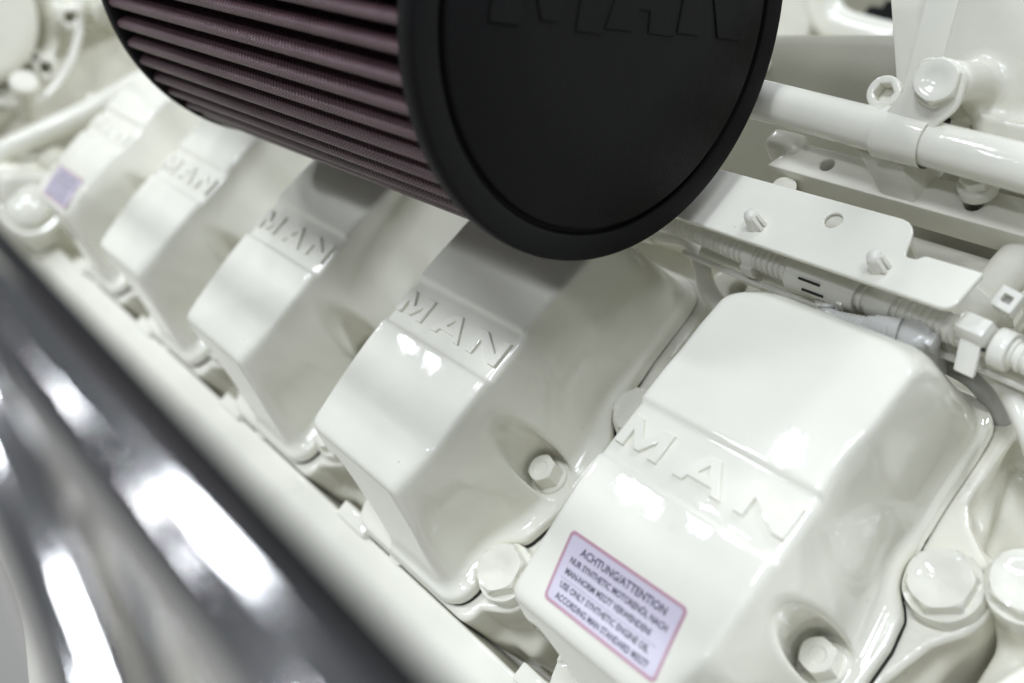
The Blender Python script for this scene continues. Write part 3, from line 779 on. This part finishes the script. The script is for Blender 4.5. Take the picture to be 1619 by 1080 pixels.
# valley floor and crankcase
t = world_thing('crankcase', 'cream engine block and valley floor under everything', 'engine block')
obj('valley_floor', box_mesh('valley_floor', (-900, 152, -90), (220, 520, -8), 6), CAST, t)
cc = hexa_mesh('bank_block', [(-900, -130, -400), (220, -130, -400), (220, 130, -400), (-900, 130, -400), (-900, -116, -148), (220, -116, -148), (220, 116, -148), (-900, 116, -148)], 6)
cc.transform(Matrix.Rotation(BANK, 4, 'X'))
obj('bank_block', cc, CAST, t)
t = thing('valley_ledge', 'cream ledge with rounded edge under the wiring, between heads and support bar', 'ledge', (0, 0, 0))
obj('ledge_body', prism_x('ledge_body', rounded([(112, -150), (112, -96), (124, -84), (150, -84), (170, -110), (170, -150)], [2, 6, 6, 12, 12, 2], 6), -860, 200, 4), CAST, t)

# ------------------------------------------------------------------ blurred end of the engine, far left
t = world_thing('flywheel_housing', 'blurred round cream housing with ring ribs and bolt bosses at the far left', 'housing')
def hous(x, y, z):
    r = np.sqrt((y + 66) ** 2 + (z - 44) ** 2)
    d = smax(np.maximum(np.abs(y) - 330, np.abs(z + 40) - 330), x + 925, 6)
    d = smin(d, smax(r - 64, x + 880, 14), 8)
    d = smin(d, smax(np.abs(r - 82) - 6, x + 900, 5), 6)
    for (a, b) in ((26, 52), (4, 3), (60, 60), (-10, 120)):
        rr = np.sqrt((y - a) ** 2 + (z - b) ** 2)
        d = smin(d, smax(rr - 13, x + 888, 4), 6)
        d = smax(d, smax(6 - rr, -x - 915, 1) * 1.0, 2) if False else smax(d, -np.maximum(rr - 5.5, -910 - x), 2)
    return d
obj('housing_body', sdf_mesh('housing_body', hous, (-944, -330, -300), (-860, 330, 300), 6), CAST, t)
t = world_thing('oil_pipe', 'blurred cream pipe slanting up across the far left behind the covers', 'pipe')
obj('pipe_body', tube('pipe_body', spline([(-905, -160, -105), (-853, -73, -84), (-839, -43, -62), (-808, 11, -25), (-785, 56, 10), (-772, 95, 40)], 10), 10, 28), CREAM, t)
t = world_thing('round_cap', 'blurred round domed cap at the left edge beside the farthest cover', 'cap')
obj('cap_body', moved(lathe('cap_body', [(30, -60), (30, -6), (27, -2), (24, -2), (22.5, -4), (21, -2), (20, 4), (16, 8), (8, 10), (0.5, 10.5)], 48), (-797, -38, -106), along((0.62, -0.45, 0.5))), CREAM, t)
t = world_thing('end_cover', 'blurred stepped cream end plate below the slanting pipe, left edge', 'plate')
obj('plate_body', box_mesh('plate_body', (-880, -260, -330), (-830, 150, -75), 10, 3), CAST, t)
for (y, z) in ((-26, -57), (-8, -42)): obj('plate_bolt', bolt_mesh('plate_bolt', 10, 14, 13, 4), CREAM, t, (-828, y, z - 30), (0, R(90), 0))
obj('plate_lug', box_mesh('plate_lug', (-830, -60, -110), (-800, 30, -78), 8, 3), CAST, t)
t = world_thing('oil_filler', 'blurred short cylindrical fitting between the slanting pipe and the round housing', 'fitting')
obj('fitting_body', moved(lathe('fitting_body', [(10, -40), (10, 0), (13, 2), (13, 9), (11, 11), (0.5, 11)], 32), (-866, -22, -12), along((0.6, -0.2, 0.7))), CAST, t)

rnd = random.Random(7)
for (x, y, z, r, h, lab) in ((-846, 34, -22, 8, 22, 'blurred small fitting right beside the upper end of the slanting pipe'),
                             (-880, 62, 70, 12, 16, 'blurred boss high beside the black filter rim')):
    t = world_thing('end_fitting', lab, 'fitting', 'blurred fittings on the far end of the engine')
    obj('fitting_body', moved(lathe('fitting_body', [(r * 1.2, -70), (r * 1.2, -4), (r, 0), (r, h * 0.6), (r * 0.8, h), (r * 0.35, h + 1), (0.5, h + 1)], 24), (x, y, z), along((0.9, -0.25 + rnd.uniform(-0.2, 0.2), 0.35))), CREAM, t)
t = world_thing('end_cable', 'thin blurred cream cable sagging across the far left end plate', 'cable')
obj('cable_body', tube('cable_body', spline([(-905, -120, -40), (-885, -60, -30), (-880, -10, -28), (-884, 20, 4), (-890, 34, 40), (-900, 40, 90)], 10), 4, 16), CREAM_PL, t)

# ------------------------------------------------------------------ chrome tubes in the near foreground
t = thing('chrome_tube', 'thick polished chrome tube, far out of focus, sweeping along the lower left', 'chrome tube', (0, 0, 0))
obj('tube_body', tube('tube_body', [(-700, -103.5, 226), (-300, -103.5, 226), (150, -103.5, 226)], 7.9, 96), CHROME, t)
t = thing('dark_reflection_strip', 'added black strip, blurred, for the dark reflection along the upper right edge of the thick chrome tube', 'added strip', (0, 0, 0))  # added strip, imitates the dark reflection along the chrome edge
obj('strip_body', tube('strip_body', [(-700, -95.2, 226.3), (150, -95.2, 226.3)], 2.25, 24), RUBBER, t)
t = world_thing('chrome_branch', 'second polished chrome tube lower left, bending away under the thick one', 'chrome tube')
obj('tube_body', tube('tube_body', spline([(-430, -262, 190), (-255, -257, 140), (-89, -245, 86), (-14, -243, 66), (34, -240.5, 44), (66, -240, 20), (90, -242, -20)], 16), 9.5, 64), CHROME, t)
t = world_thing('thin_pipe', 'thin blurred beige pipe at the lower left corner', 'pipe')
obj('pipe_body', tube('pipe_body', spline([(-360, -186, -140), (-332, -181, -142), (-299, -176, -148), (-274, -174, -166), (-252, -177, -190), (-240, -178, -230)], 12), 6, 24), CAST, t)
